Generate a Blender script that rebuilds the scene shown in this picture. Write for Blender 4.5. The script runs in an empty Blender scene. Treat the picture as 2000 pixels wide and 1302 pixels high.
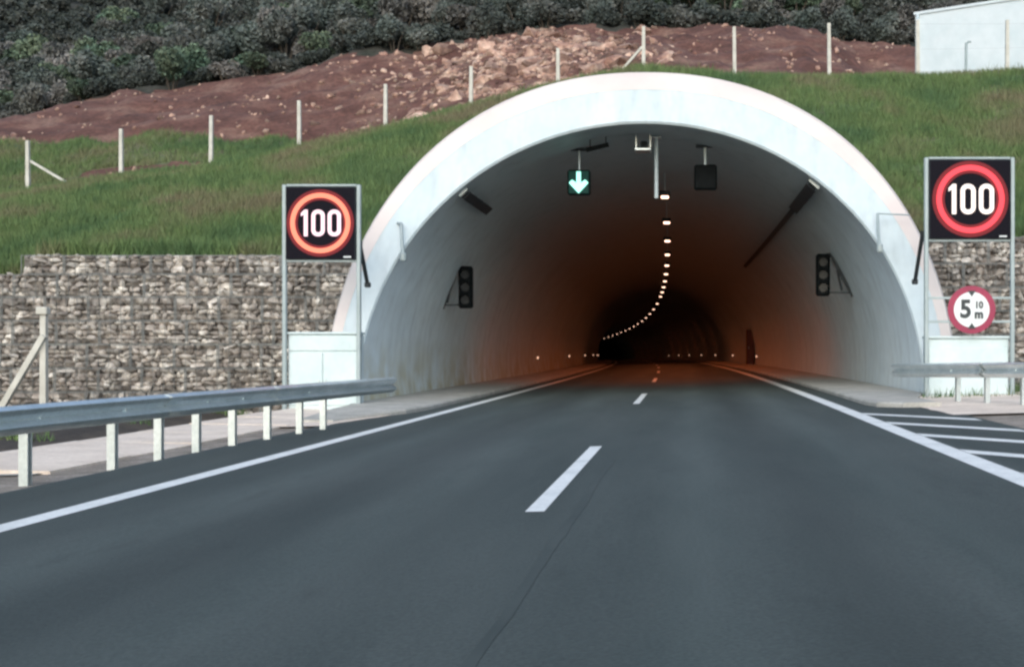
import bpy, bmesh, math, random
import numpy as np
from mathutils import Vector, Matrix, noise

random.seed(7); rng = np.random.default_rng(7)
sc = bpy.context.scene
C = sc.collection
R = math.radians

# ------------------------------------------------------------------ camera
F, VX, VY, CAMH = 2400.0, 1345.0, 680.0, 1.15      # focal length in photo pixels, vanishing point, eye height
cam = bpy.data.cameras.new('camera'); camo = bpy.data.objects.new('camera', cam); C.objects.link(camo)
cam.sensor_width = 36; cam.lens = 36 * F / 2000
cam.shift_x = (1000 - VX) / 2000; cam.shift_y = (VY - 651) / 2000
cam.clip_start = 0.05; cam.clip_end = 3000
camo.location = (0, 0, CAMH); camo.rotation_euler = (R(90), 0, 0)
sc.camera = camo

# ------------------------------------------------------------------ sky, sun, exposure
SUN_EL, SUN_AZ = 34, 185          # azimuth clockwise from +Y: behind the camera, a little left
w = bpy.data.worlds.new('World'); sc.world = w; w.use_nodes = True
nt = w.node_tree; bg = nt.nodes['Background']
sky = nt.nodes.new('ShaderNodeTexSky'); sky.sky_type = 'NISHITA'; sky.sun_disc = False
sky.sun_elevation = R(SUN_EL); sky.sun_rotation = R(SUN_AZ)
sky.air_density = 1.0; sky.dust_density = 1.5; sky.ozone_density = 0.0
nt.links.new(sky.outputs[0], bg.inputs[0]); bg.inputs[1].default_value = 0.15
sl = bpy.data.lights.new('sun', 'SUN'); so = bpy.data.objects.new('sun', sl); C.objects.link(so)
sl.energy = 1.2; sl.angle = R(80); sl.color = (0.90, 1.0, 0.98)
sd = Vector((math.sin(R(SUN_AZ)) * math.cos(R(SUN_EL)), math.cos(R(SUN_AZ)) * math.cos(R(SUN_EL)), math.sin(R(SUN_EL))))
so.rotation_euler = (-sd).to_track_quat('-Z', 'Y').to_euler(); so.location = (0, -20, 60)
vs = sc.view_settings; vs.view_transform = 'Standard'; vs.look = 'None'; vs.gamma = 1; vs.use_curve_mapping = False
vs.exposure = 0.55
sc.render.engine = 'CYCLES'
sc.cycles.use_denoising = True
sc.cycles.max_bounces = 6; sc.cycles.diffuse_bounces = 4; sc.cycles.glossy_bounces = 3
sc.cycles.sample_clamp_indirect = 6
sc.cycles.pixel_filter_type = 'BLACKMAN_HARRIS'; sc.cycles.filter_width = 2.6

# ------------------------------------------------------------------ materials
MATS = {}
def mat(name, c1, c2=None, scale=4.0, rough=0.8, metal=0.0, bump=0.0, bscale=None, c3=None, emit=None, estr=0.0,
        rand=0.0, orand=0.0, detail=5, stretch=None, contrast=(0.35, 0.65), fine=None):
    m = bpy.data.materials.new(name); m.use_nodes = True; MATS[name] = m
    t = m.node_tree; N = t.nodes; L = t.links; b = N['Principled BSDF']
    b.inputs['Roughness'].default_value = rough; b.inputs['Metallic'].default_value = metal
    col = None
    tc = N.new('ShaderNodeTexCoord'); co = tc.outputs['Object']
    geo = N.new('ShaderNodeNewGeometry'); co = geo.outputs['Position']
    if stretch:
        mp = N.new('ShaderNodeMapping'); mp.inputs['Scale'].default_value = stretch
        L.new(co, mp.inputs[0]); co = mp.outputs[0]
    if c2 is None: c2 = c1
    nz = N.new('ShaderNodeTexNoise'); nz.inputs['Scale'].default_value = scale; nz.inputs['Detail'].default_value = detail
    nz.inputs['Roughness'].default_value = 0.6
    L.new(co, nz.inputs['Vector'])
    rp = N.new('ShaderNodeValToRGB'); L.new(nz.outputs['Fac'], rp.inputs[0])
    e = rp.color_ramp.elements; e[0].position, e[1].position = contrast
    e[0].color = (*c1, 1); e[1].color = (*c2, 1)
    if c3:
        k = e.new((contrast[0] + contrast[1]) / 2); k.color = (*c3, 1)
    col = rp.outputs[0]
    if fine:                                     # fine grain: (scale, amount)
        n2 = N.new('ShaderNodeTexNoise'); n2.inputs['Scale'].default_value = fine[0]; n2.inputs['Detail'].default_value = 3
        L.new(geo.outputs['Position'], n2.inputs['Vector'])
        mr = N.new('ShaderNodeMapRange'); mr.inputs[1].default_value = 0.3; mr.inputs[2].default_value = 0.7
        mr.inputs[3].default_value = 1 - fine[1]; mr.inputs[4].default_value = 1 + fine[1]
        L.new(n2.outputs['Fac'], mr.inputs[0])
        mx = N.new('ShaderNodeMix'); mx.data_type = 'RGBA'; mx.blend_type = 'MULTIPLY'; mx.inputs[0].default_value = 1
        L.new(col, mx.inputs[6]); L.new(mr.outputs[0], mx.inputs[7]); col = mx.outputs[2]
    if rand:                                     # every stone, leaf or blade its own shade
        oi = N.new('ShaderNodeObjectInfo')
        ad = N.new('ShaderNodeMath'); ad.operation = 'ADD'
        L.new(oi.outputs['Random'], ad.inputs[0]); L.new(geo.outputs['Random Per Island'], ad.inputs[1])
        fr = N.new('ShaderNodeMath'); fr.operation = 'FRACT'; L.new(ad.outputs[0], fr.inputs[0])
        mr = N.new('ShaderNodeMapRange'); mr.inputs[3].default_value = 1 - rand; mr.inputs[4].default_value = 1 + rand
        L.new(fr.outputs[0], mr.inputs[0])
        mx = N.new('ShaderNodeMix'); mx.data_type = 'RGBA'; mx.blend_type = 'MULTIPLY'; mx.inputs[0].default_value = 1
        L.new(col, mx.inputs[6]); L.new(mr.outputs[0], mx.inputs[7]); col = mx.outputs[2]
    if orand:                                    # every plant its own tone
        oi = N.new('ShaderNodeObjectInfo')
        mr = N.new('ShaderNodeMapRange'); mr.inputs[3].default_value = 1 - orand; mr.inputs[4].default_value = 1 + orand
        L.new(oi.outputs['Random'], mr.inputs[0])
        mx = N.new('ShaderNodeMix'); mx.data_type = 'RGBA'; mx.blend_type = 'MULTIPLY'; mx.inputs[0].default_value = 1
        L.new(col, mx.inputs[6]); L.new(mr.outputs[0], mx.inputs[7]); col = mx.outputs[2]
    L.new(col, b.inputs['Base Color'])
    if bump:
        n3 = N.new('ShaderNodeTexNoise'); n3.inputs['Scale'].default_value = bscale or scale * 6; n3.inputs['Detail'].default_value = 4
        L.new(geo.outputs['Position'], n3.inputs['Vector'])
        bp = N.new('ShaderNodeBump'); bp.inputs['Strength'].default_value = bump; bp.inputs['Distance'].default_value = 0.03
        L.new(n3.outputs['Fac'], bp.inputs['Height']); L.new(bp.outputs[0], b.inputs['Normal'])
    if emit:
        b.inputs['Emission Color'].default_value = (*emit, 1); b.inputs['Emission Strength'].default_value = estr
    return m

asphalt = mat('asphalt', (0.035, 0.047, 0.044), (0.057, 0.070, 0.066), 0.55, 0.82, bump=0.25, bscale=60, stretch=(1.6, 0.22, 1), fine=(45, 0.22))
def wheel_tracks(m, lanes):                        # oil-dark lane centres, polished wheel paths, drips: wear fixed to the road
    t = m.node_tree; N = t.nodes; L = t.links; b = N['Principled BSDF']
    src = b.inputs['Base Color'].links[0].from_socket
    g = N.new('ShaderNodeNewGeometry'); sp = N.new('ShaderNodeSeparateXYZ'); L.new(g.outputs['Position'], sp.inputs[0])
    nz = N.new('ShaderNodeTexNoise'); nz.inputs['Scale'].default_value = .35; L.new(g.outputs['Position'], nz.inputs['Vector'])
    tot = None
    for x0, wd, amt in lanes:
        a = N.new('ShaderNodeMath'); a.operation = 'SUBTRACT'; L.new(sp.outputs[0], a.inputs[0]); a.inputs[1].default_value = x0
        d = N.new('ShaderNodeMath'); d.operation = 'ABSOLUTE'; L.new(a.outputs[0], d.inputs[0])
        r_ = N.new('ShaderNodeMapRange'); r_.interpolation_type = 'SMOOTHSTEP'
        r_.inputs[1].default_value = 0; r_.inputs[2].default_value = wd; r_.inputs[3].default_value = amt; r_.inputs[4].default_value = 0
        L.new(d.outputs[0], r_.inputs[0])
        if tot is None: tot = r_.outputs[0]
        else:
            q = N.new('ShaderNodeMath'); q.operation = 'ADD'; L.new(tot, q.inputs[0]); L.new(r_.outputs[0], q.inputs[1]); tot = q.outputs[0]
    q = N.new('ShaderNodeMath'); q.operation = 'MULTIPLY'; L.new(tot, q.inputs[0]); L.new(nz.outputs['Fac'], q.inputs[1])
    o = N.new('ShaderNodeMath'); o.operation = 'ADD'; o.inputs[0].default_value = 1; L.new(q.outputs[0], o.inputs[1])
    # scattered oil drips and tyre marks
    n2 = N.new('ShaderNodeTexNoise'); n2.inputs['Scale'].default_value = 2.3; n2.inputs['Detail'].default_value = 6; n2.inputs['Roughness'].default_value = .7
    mp = N.new('ShaderNodeMapping'); mp.inputs['Scale'].default_value = (1, .25, 1); L.new(g.outputs['Position'], mp.inputs[0]); L.new(mp.outputs[0], n2.inputs['Vector'])
    dr = N.new('ShaderNodeMapRange'); dr.inputs[1].default_value = .60; dr.inputs[2].default_value = .74; dr.inputs[3].default_value = 1; dr.inputs[4].default_value = .72
    L.new(n2.outputs['Fac'], dr.inputs[0])
    f = N.new('ShaderNodeMath'); f.operation = 'MULTIPLY'; L.new(o.outputs[0], f.inputs[0]); L.new(dr.outputs[0], f.inputs[1])
    mx = N.new('ShaderNodeMix'); mx.data_type = 'RGBA'; mx.blend_type = 'MULTIPLY'; mx.inputs[0].default_value = 1
    L.new(src, mx.inputs[6]); L.new(f.outputs[0], mx.inputs[7]); L.new(mx.outputs[2], b.inputs['Base Color'])
wheel_tracks(asphalt, [(-3.75, .45, .40), (-2.15, .45, .40), (.05, .45, .45), (1.65, .45, .45), (-2.95, .5, -.32), (.85, .5, -.38), (-5.7, .6, -.2), (3.6, .6, -.3)])
paint = mat('road_paint', (0.62, 0.64, 0.63), (0.78, 0.79, 0.78), 2.2, 0.6, fine=(30, 0.10), contrast=(0.3, 0.55))
white_conc = mat('white_painted_concrete', (0.52, 0.61, 0.64), (0.62, 0.69, 0.71), 0.7, 0.6, bump=0.06, bscale=9, stretch=(1, 1, 0.35), fine=(5, 0.03))
lip_conc = mat('cream_painted_concrete', (0.68, 0.59, 0.56), (0.73, 0.66, 0.62), 0.7, 0.65, bump=0.06, bscale=9)
lining_m = mat('tunnel_lining', (0.70, 0.80, 0.84), (0.78, 0.86, 0.88), 0.35, 0.55, bump=0.08, bscale=3, stretch=(1, 0.5, 0.5), fine=(2.5, 0.05))
def wall_vault_blend(m, vault, z0, z1):               # side-wall colour fades by height into a greyer vault colour
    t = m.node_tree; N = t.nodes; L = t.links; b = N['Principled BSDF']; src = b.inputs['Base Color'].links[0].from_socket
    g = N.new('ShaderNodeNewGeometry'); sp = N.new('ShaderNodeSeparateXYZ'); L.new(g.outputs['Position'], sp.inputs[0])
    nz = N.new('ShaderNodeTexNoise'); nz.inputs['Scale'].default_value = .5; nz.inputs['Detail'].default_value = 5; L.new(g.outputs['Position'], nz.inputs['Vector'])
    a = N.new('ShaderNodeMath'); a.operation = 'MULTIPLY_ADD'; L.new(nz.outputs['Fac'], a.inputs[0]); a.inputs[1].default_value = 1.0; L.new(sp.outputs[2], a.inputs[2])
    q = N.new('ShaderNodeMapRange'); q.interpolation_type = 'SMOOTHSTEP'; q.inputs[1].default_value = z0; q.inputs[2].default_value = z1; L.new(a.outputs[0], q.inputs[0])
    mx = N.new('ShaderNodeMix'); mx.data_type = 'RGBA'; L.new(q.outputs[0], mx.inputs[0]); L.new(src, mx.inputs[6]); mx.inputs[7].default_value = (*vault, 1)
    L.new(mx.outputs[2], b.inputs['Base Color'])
wall_vault_blend(lining_m, (.36, .41, .42), 3.0, 5.8)
def low_stain(m):                                   # mossy yellow-brown splash stain at the foot of the left wall, soft streaks above
    t = m.node_tree; N = t.nodes; L = t.links; b = N['Principled BSDF']; src = b.inputs['Base Color'].links[0].from_socket
    g = N.new('ShaderNodeNewGeometry'); sp = N.new('ShaderNodeSeparateXYZ'); L.new(g.outputs['Position'], sp.inputs[0])
    nz = N.new('ShaderNodeTexNoise'); nz.inputs['Scale'].default_value = 1.3; nz.inputs['Detail'].default_value = 6; L.new(g.outputs['Position'], nz.inputs['Vector'])
    def mr(sock, a, b_, c, d):
        q = N.new('ShaderNodeMapRange'); q.inputs[1].default_value = a; q.inputs[2].default_value = b_; q.inputs[3].default_value = c; q.inputs[4].default_value = d
        L.new(sock, q.inputs[0]); return q.outputs[0]
    def mul(a, c):
        q = N.new('ShaderNodeMath'); q.operation = 'MULTIPLY'; L.new(a, q.inputs[0]); L.new(c, q.inputs[1]); return q.outputs[0]
    k = mul(mul(mr(sp.outputs[2], 0, 1.5, 1, 0), mr(sp.outputs[0], -5.5, -4, 1, .15)), mr(nz.outputs['Fac'], .32, .62, 0, .9))
    mx = N.new('ShaderNodeMix'); mx.data_type = 'RGBA'; L.new(k, mx.inputs[0]); L.new(src, mx.inputs[6]); mx.inputs[7].default_value = (.50, .46, .29, 1)
    n2 = N.new('ShaderNodeTexNoise'); n2.inputs['Scale'].default_value = 2.2; n2.inputs['Detail'].default_value = 5
    mp = N.new('ShaderNodeMapping'); mp.inputs['Scale'].default_value = (1.4, 1.0, .10); L.new(g.outputs['Position'], mp.inputs[0]); L.new(mp.outputs[0], n2.inputs['Vector'])
    m2 = N.new('ShaderNodeMix'); m2.data_type = 'RGBA'; m2.blend_type = 'MULTIPLY'; m2.inputs[0].default_value = 1
    L.new(mx.outputs[2], m2.inputs[6]); L.new(mr(n2.outputs['Fac'], .50, .72, 1, .86), m2.inputs[7]); L.new(m2.outputs[2], b.inputs['Base Color'])
for m_ in (white_conc, lining_m): low_stain(m_)
conc = mat('concrete', (0.33, 0.32, 0.29), (0.48, 0.46, 0.42), 1.6, 0.85, bump=0.2, bscale=25, fine=(18, 0.12))
pale_conc = mat('pale_concrete', (0.66, 0.55, 0.46), (0.82, 0.70, 0.60), 1.4, 0.85, bump=0.2, bscale=25, fine=(18, 0.10))
post_conc = mat('fence_post_concrete', (0.50, 0.48, 0.42), (0.62, 0.60, 0.54), 3, 0.85, bump=0.15)
gravel = mat('gravel_verge', (0.20, 0.17, 0.14), (0.36, 0.31, 0.27), 3.0, 0.95, bump=0.9, bscale=40, fine=(35, 0.35))
soil = mat('dark_soil', (0.030, 0.024, 0.020), (0.075, 0.058, 0.044), 1.1, 0.95, bump=0.8, bscale=10, fine=(14, 0.3))
galv = mat('galvanised_steel', (0.60, 0.66, 0.66), (0.74, 0.79, 0.79), 3, 0.36, 0.8, fine=(25, 0.08))
grey_steel = mat('grey_painted_steel', (0.30, 0.36, 0.37), (0.37, 0.43, 0.44), 3, 0.5, 0.25)
dark_steel = mat('dark_steel', (0.025, 0.032, 0.036), (0.04, 0.046, 0.05), 4, 0.6, 0.3)
black_plastic = mat('black_plastic', (0.004, 0.006, 0.007), (0.008, 0.010, 0.011), 6, 0.7)
black_plastic.node_tree.nodes['Principled BSDF'].inputs['Specular IOR Level'].default_value = 0.15
lens_dark = mat('signal_lens', (0.02, 0.022, 0.024), (0.03, 0.03, 0.032), 10, 0.25)
led_panel = mat('led_panel_black', (0.004, 0.005, 0.010), (0.009, 0.006, 0.010), 20, 0.8)
led_panel.node_tree.nodes['Principled BSDF'].inputs['Specular IOR Level'].default_value = 0.15
led_red = mat('led_red', (0.4, 0.02, 0.03), emit=(1.0, 0.07, 0.09), estr=0.85)
led_orange = mat('led_red_orange', (0.4, 0.06, 0.04), emit=(1.0, 0.25, 0.15), estr=1.0)
led_glow = mat('led_red_halo', (0.10, 0.008, 0.012), emit=(0.5, 0.012, 0.02), estr=0.16)  # halo of the lit ring, put in as a faintly glowing colour
led_white = mat('led_white', (0.5, 0.47, 0.45), emit=(1.0, 0.82, 0.74), estr=0.8)
led_pink = mat('led_pinkish_white', (0.5, 0.4, 0.45), emit=(1.0, 0.60, 0.68), estr=0.75)
led_green = mat('led_green', (0.4, 0.8, 0.7), emit=(0.35, 1.0, 0.80), estr=1.2)
led_greendim = mat('led_green_panel', (0.006, 0.035, 0.03), emit=(0.0, 0.25, 0.18), estr=0.05)
sign_white = mat('sign_white', (0.72, 0.76, 0.77), (0.78, 0.81, 0.82), 3, 0.4)
sign_red = mat('sign_red', (0.27, 0.015, 0.06), (0.33, 0.02, 0.07), 3, 0.4)
sign_black = mat('sign_black', (0.02, 0.03, 0.035), None, 3, 0.4)
cab_white = mat('cabinet_white', (0.55, 0.65, 0.66), (0.62, 0.71, 0.72), 1.5, 0.45, fine=(8, 0.04))
lamp_lens = mat('lamp_lens', (0.9, 0.6, 0.5), emit=(1.0, 0.60, 0.42), estr=3.5)
marker_lens = mat('marker_lens', (0.9, 0.6, 0.4), emit=(1.0, 0.55, 0.36), estr=0.8)
stone_m = mat('gabion_stone', (0.23, 0.195, 0.17), (0.56, 0.52, 0.47), 2.6, 0.9, bump=0.5, bscale=14, rand=0.55, c3=(0.36, 0.32, 0.285), fine=(12, 0.15))
core_m = mat('gabion_core', (0.14, 0.125, 0.11), (0.20, 0.18, 0.165), 6, 0.95)
wire_m = mat('gabion_wire', (0.14, 0.15, 0.15), (0.19, 0.2, 0.2), 6, 0.5, 0.5)
grass_soil = mat('grass_bank_soil', (0.075, 0.110, 0.045), (0.15, 0.12, 0.08), 0.45, 0.95, bump=0.6, bscale=8, fine=(6, 0.3), contrast=(0.4, 0.68))
grass_m = mat('grass_blades', (0.065, 0.128, 0.048), (0.185, 0.165, 0.092), 0.26, 0.8, rand=0.3, c3=(0.122, 0.185, 0.062), detail=6, contrast=(0.36, 0.64))
red_m = mat('red_soil', (0.080, 0.034, 0.026), (0.185, 0.105, 0.080), 0.6, 0.95, bump=1.0, bscale=4, c3=(0.120, 0.054, 0.042), stretch=(0.7, 0.7, 1.5), fine=(5, 0.28))
scrub_soil = mat('scrub_soil', (0.022, 0.026, 0.019), (0.05, 0.046, 0.038), 0.6, 0.95, bump=0.5, bscale=5, fine=(4, 0.3))
rock_m = mat('outcrop_rock', (0.14, 0.07, 0.055), (0.46, 0.33, 0.26), 0.9, 0.9, bump=0.9, bscale=6, rand=0.5, c3=(0.31, 0.19, 0.145), fine=(5, 0.25))
leaf_a = mat('scrub_leaves', (0.065, 0.085, 0.075), (0.165, 0.170, 0.155), 0.35, 0.85, orand=0.4, rand=0.18, c3=(0.085, 0.102, 0.092), detail=3)
leaf_b = mat('grey_scrub_leaves', (0.115, 0.120, 0.115), (0.20, 0.185, 0.17), 0.35, 0.85, orand=0.4, rand=0.2, detail=3)
leaf_c = mat('green_scrub_leaves', (0.060, 0.105, 0.072), (0.120, 0.150, 0.095), 0.35, 0.85, orand=0.4, rand=0.45, detail=3)
wood_m = mat('twig', (0.05, 0.04, 0.03), (0.08, 0.065, 0.05), 5, 0.9)
build_white = mat('building_render', (0.58, 0.66, 0.69), (0.66, 0.72, 0.75), 0.8, 0.7, bump=0.05, bscale=12, fine=(3, 0.03))
door_m = mat('emergency_door', (0.10, 0.022, 0.014), (0.13, 0.03, 0.018), 2, 0.6)

# ------------------------------------------------------------------ helpers
def px(x, y, Y):                      # a photo pixel at depth Y -> a world point
    return Vector(((x - VX) * Y / F, Y, CAMH - (y - VY) * Y / F))
def bend(Y): return -0.000235 * max(0.0, Y - 20) ** 2
def drop(Y): return 0.0000225 * max(0.0, Y - 20) ** 2
def gz(X, Y): return 0.025 * max(-9.0, min(9.0, X - bend(Y))) - drop(Y)

class MB:
    def __init__(s): s.v = []; s.f = []; s.m = []
    def add(s, vs, fs, mi=0):
        o = len(s.v); s.v += [tuple(v) for v in vs]; s.f += [tuple(i + o for i in f) for f in fs]; s.m += [mi] * len(fs); return s
    def box(s, c, d, rot=None, mi=0):
        x, y, z = d[0] / 2, d[1] / 2, d[2] / 2
        vs = [Vector(p) for p in ((-x,-y,-z),(x,-y,-z),(x,y,-z),(-x,y,-z),(-x,-y,z),(x,-y,z),(x,y,z),(-x,y,z))]
        if rot is not None: vs = [rot @ v for v in vs]
        c = Vector(c)
        return s.add([v + c for v in vs], [(0,3,2,1),(4,5,6,7),(0,1,5,4),(1,2,6,5),(2,3,7,6),(3,0,4,7)], mi)
    def cbox(s, c, d, b=0.01, mi=0):                   # box with chamfered edges
        x, y, z = d[0] / 2, d[1] / 2, d[2] / 2
        b = min(b, x * .8, y * .8, z * .8); pts = []
        for sx in (-1, 1):
            for sy in (-1, 1):
                for sz in (-1, 1):
                    pts += [(sx*x, sy*(y-b), sz*(z-b)), (sx*(x-b), sy*y, sz*(z-b)), (sx*(x-b), sy*(y-b), sz*z)]
        bm = bmesh.new()
        for p in pts: bm.verts.new(p)
        bmesh.ops.convex_hull(bm, input=bm.verts); bm.verts.index_update()
        c = Vector(c)
        s.add([v.co + c for v in bm.verts], [[q.index for q in f.verts] for f in bm.faces], mi); bm.free(); return s
    def tube(s, pts, r, n=10, cap=True, mi=0):
        pts = [Vector(p) for p in pts]; rings = []
        rr = r if isinstance(r, (list, tuple)) else [r] * len(pts)
        for i, p in enumerate(pts):
            d = (pts[min(i + 1, len(pts) - 1)] - pts[max(i - 1, 0)]).normalized()
            a = d.orthogonal().normalized() if i == 0 else (a - d * a.dot(d)).normalized()
            bb = d.cross(a)
            rings.append([p + (a * math.cos(2 * math.pi * k / n) + bb * math.sin(2 * math.pi * k / n)) * rr[i] for k in range(n)])
        vs = [v for g in rings for v in g]; fs = []
        for i in range(len(pts) - 1):
            for k in range(n):
                fs.append((i*n+k, i*n+(k+1) % n, (i+1)*n+(k+1) % n, (i+1)*n+k))
        if cap: fs += [tuple(range(n - 1, -1, -1)), tuple((len(pts) - 1) * n + k for k in range(n))]
        return s.add(vs, fs, mi)
    def bar(s, a, b, wd, hd, mi=0):                    # rectangular bar between two points
        a, b = Vector(a), Vector(b); d = b - a
        q = d.to_track_quat('Y', 'Z').to_matrix()
        return s.box((a + b) / 2, (wd, d.length, hd), q, mi)
    def prism(s, poly, fn0, fn1, mi=0):                # closed polygon mapped by fn0 / fn1 to both ends
        n = len(poly)
        vs = [fn0(p) for p in poly] + [fn1(p) for p in poly]
        return s.add(vs, [tuple(range(n)), tuple(range(2 * n - 1, n - 1, -1))] + [(i, n + i, n + (i + 1) % n, (i + 1) % n) for i in range(n)], mi)
    def disc_y(s, c, r, th, n=32, mi=0):               # flat disc facing -Y
        c = Vector(c)
        return s.prism([(r * math.cos(2*math.pi*k/n), r * math.sin(2*math.pi*k/n)) for k in range(n)],
                       lambda p: c + Vector((p[0], -th/2, p[1])), lambda p: c + Vector((p[0], th/2, p[1])), mi)
    def ring_y(s, c, r0, r1, th, n=48, mi=0):
        c = Vector(c); vs = []; fs = []
        for k in range(n):
            a = 2 * math.pi * k / n; u = Vector((math.cos(a), 0, math.sin(a)))
            vs += [c + u*r0 + Vector((0,-th/2,0)), c + u*r1 + Vector((0,-th/2,0)), c + u*r1 + Vector((0,th/2,0)), c + u*r0 + Vector((0,th/2,0))]
        for k in range(n):
            for j in range(4):
                a, b = k*4 + j, k*4 + (j+1) % 4; c2 = (k+1) % n
                fs.append((a, c2*4 + j, c2*4 + (j+1) % 4, b))
        return s.add(vs, fs, mi)
    def build(s, name, m, parent=None, smooth=False, base=None, fixn=True):
        ms = bpy.data.meshes.new(name)
        if base is None and parent is not None: base = BASE[parent.name]
        base = Vector(base) if base is not None else Vector((0, 0, 0))
        ms.from_pydata([tuple(Vector(v) - base) for v in s.v], [], s.f)
        for mm in (m if isinstance(m, (list, tuple)) else [m]): ms.materials.append(mm)
        if any(s.m): ms.polygons.foreach_set('material_index', s.m)
        if fixn:
            bm = bmesh.new(); bm.from_mesh(ms); bmesh.ops.recalc_face_normals(bm, faces=bm.faces); bm.to_mesh(ms); bm.free()
        if smooth:
            ms.polygons.foreach_set('use_smooth', [True] * len(ms.polygons))
            try: ms.set_sharp_from_angle(angle=R(35))
            except Exception: pass
        ms.update()
        o = bpy.data.objects.new(name, ms); C.objects.link(o)
        if parent is None: o.location = base
        else: o.parent = parent
        BASE[o.name] = base
        return o
BASE = {}
def tag(o, label, cat, group=None):
    o['label'] = label; o['category'] = cat
    if group: o['group'] = group
    return o
def thing(name, label, cat, loc, group=None):
    o = bpy.data.objects.new(name, None); C.objects.link(o); o.location = loc; o.empty_display_size = 0.2
    BASE[o.name] = Vector(loc); return tag(o, label, cat, group)
def struct(o): o['kind'] = 'structure'; return o
def stuff(o, label=None, cat=None):
    o['kind'] = 'stuff'
    if label: tag(o, label, cat)
    return o
def shared(name, mesh, parent, loc, rot=(0, 0, 0), scale=(1, 1, 1)):   # another piece that shares mesh data
    o = bpy.data.objects.new(name, mesh); C.objects.link(o)
    b = BASE[parent.name] if parent else Vector((0, 0, 0))
    o.location = Vector(loc) - b; o.rotation_euler = rot; o.scale = scale
    if parent: o.parent = parent
    return o
def raw_mesh(name, v, f, m, smooth=False):                             # numpy arrays -> one mesh (all faces the same size)
    ms = bpy.data.meshes.new(name); v = np.asarray(v, np.float32); f = np.asarray(f, np.int32); k = f.shape[1]
    ms.vertices.add(len(v)); ms.vertices.foreach_set('co', v.ravel())
    ms.loops.add(f.size); ms.loops.foreach_set('vertex_index', f.ravel())
    ms.polygons.add(len(f)); ms.polygons.foreach_set('loop_start', np.arange(0, f.size, k, dtype=np.int32))
    ms.polygons.foreach_set('loop_total', np.full(len(f), k, np.int32))
    if smooth: ms.polygons.foreach_set('use_smooth', np.ones(len(f), bool))
    ms.materials.append(m); ms.update(calc_edges=True); ms.validate()
    return ms
def strip(name, xs_fn, Ys, m, lift=0.0, kind=True):                    # a flat sheet that follows the road
    b = MB(); vs = []; n = None
    for Y in Ys:
        row = [(x, Y, gz(x, Y) + lift) for x in xs_fn(Y)]; n = len(row); vs += row
    b.add(vs, [(i*n+j, i*n+j+1, (i+1)*n+j+1, (i+1)*n+j) for i in range(len(Ys)-1) for j in range(n-1)])
    o = b.build(name, m, fixn=False)
    return struct(o) if kind else o
def frange(a, b, st):
    n = max(1, int(round((b - a) / st))); return [a + (b - a) * i / n for i in range(n + 1)]

# ------------------------------------------------------------------ hill: one height field, split into three sheets
CX = -1.05                                             # tunnel axis at the portal
def interp(x, tab): return float(np.interp(x, [t[0] for t in tab], [t[1] for t in tab]))
def tz(points, Y): return [((a - VX) * Y / F, CAMH - (b - VY) * Y / F) for a, b in points]
CREST = tz([(-400, 410), (55, 380), (237, 351), (412, 330), (585, 298), (753, 262), (920, 215), (1090, 172), (1257, 138), (1435, 156), (1620, 157), (1790, 155), (2000, 147), (2400, 140)], 48)
SECOND = tz([(-400, 290), (0, 275), (300, 268), (450, 272), (650, 282), (760, 240), (920, 170), (1257, 115), (1435, 128), (1790, 135), (2400, 130)], 58)
REDTOP = tz([(-400, 320), (0, 250), (200, 190), (500, 150), (700, 110), (830, 82), (950, 66), (1100, 60), (1300, 65), (1500, 60), (1750, 82), (2000, 92), (2400, 100)], 70)
def smooth(a, b, x):
    t = max(0.0, min(1.0, (x - a) / (b - a))); return t * t * (3 - 2 * t)
def wall_top(X): return 3.55 if X < CX else 4.05
def hill_z(X, Y):
    za, zc, zs, zr = (3.42 + 0.5 * smooth(-4, 3, X) - 0.5 * smooth(16.6, 17.2, -X)), interp(X, CREST), interp(X, SECOND), interp(X, REDTOP)
    k = smooth(7.0, 9.5, X) * (1 - smooth(24, 34, X))
    zs = zs * (1 - k) + (zc + 0.15) * k
    z = interp(Y, [(31.4, za), (46.5, zc - 0.25), (48, zc), (50, zc - 0.25 * (1 - k)), (58, zs), (70, zr), (72, zr + 0.5), (140, zr + 31), (320, zr + 90)])
    n1 = noise.fractal(Vector((X * 0.12, Y * 0.12, 3.1)), 1.0, 2.0, 4)
    n2 = noise.fractal(Vector((X * 0.8, Y * 0.8, 9.7)), 0.8, 2.0, 4)
    amp = 0.10 + 0.5 * smooth(50, 66, Y)
    if 47 < Y < 49: amp *= 0.3
    cutn = 0.0
    if 50 < Y < 71: cutn = 0.35 * smooth(50, 60, Y) * noise.ridged_multi_fractal(Vector((X * 0.35, Y * 0.5, z * 0.4)), 0.9, 2.1, 5, 1.0, 2.0)
    return z + n1 * amp + n2 * (0.06 + 0.12 * smooth(50, 60, Y)) + (cutn - 0.35 if 50 < Y < 71 else 0) * smooth(52, 58, Y) * (1 - smooth(69, 71, Y))
def zone(X, Y):                                       # 0 grass, 1 red soil, 2 scrub
    n = noise.fractal(Vector((X * 0.35, Y * 0.35, 1.7)), 1.0, 2.0, 3)
    g = 58 - 8.2 * smooth(-19.5, -13.5, X) + n * 1.0
    if X > 8.5: g = 53
    if Y > 69.6 + 1.2 * n: return 2
    if Y > g: return 1
    if ((X + 22) / 5.0) ** 2 + ((Y - 52.2) / 2.0) ** 2 < 0.8 + 0.9 * n: return 1
    return 0
xs = np.array(frange(-75, -22, 0.9)[:-1] + frange(-22, 18, 0.28)[:-1] + frange(18, 75, 0.9))
ys = np.array(frange(31.45, 50, 0.28)[:-1] + frange(50, 72, 0.4)[:-1] + frange(72, 130, 1.2)[:-1] + frange(130, 320, 10))
HZ = np.array([[hill_z(x, y) for x in xs] for y in ys])
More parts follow.
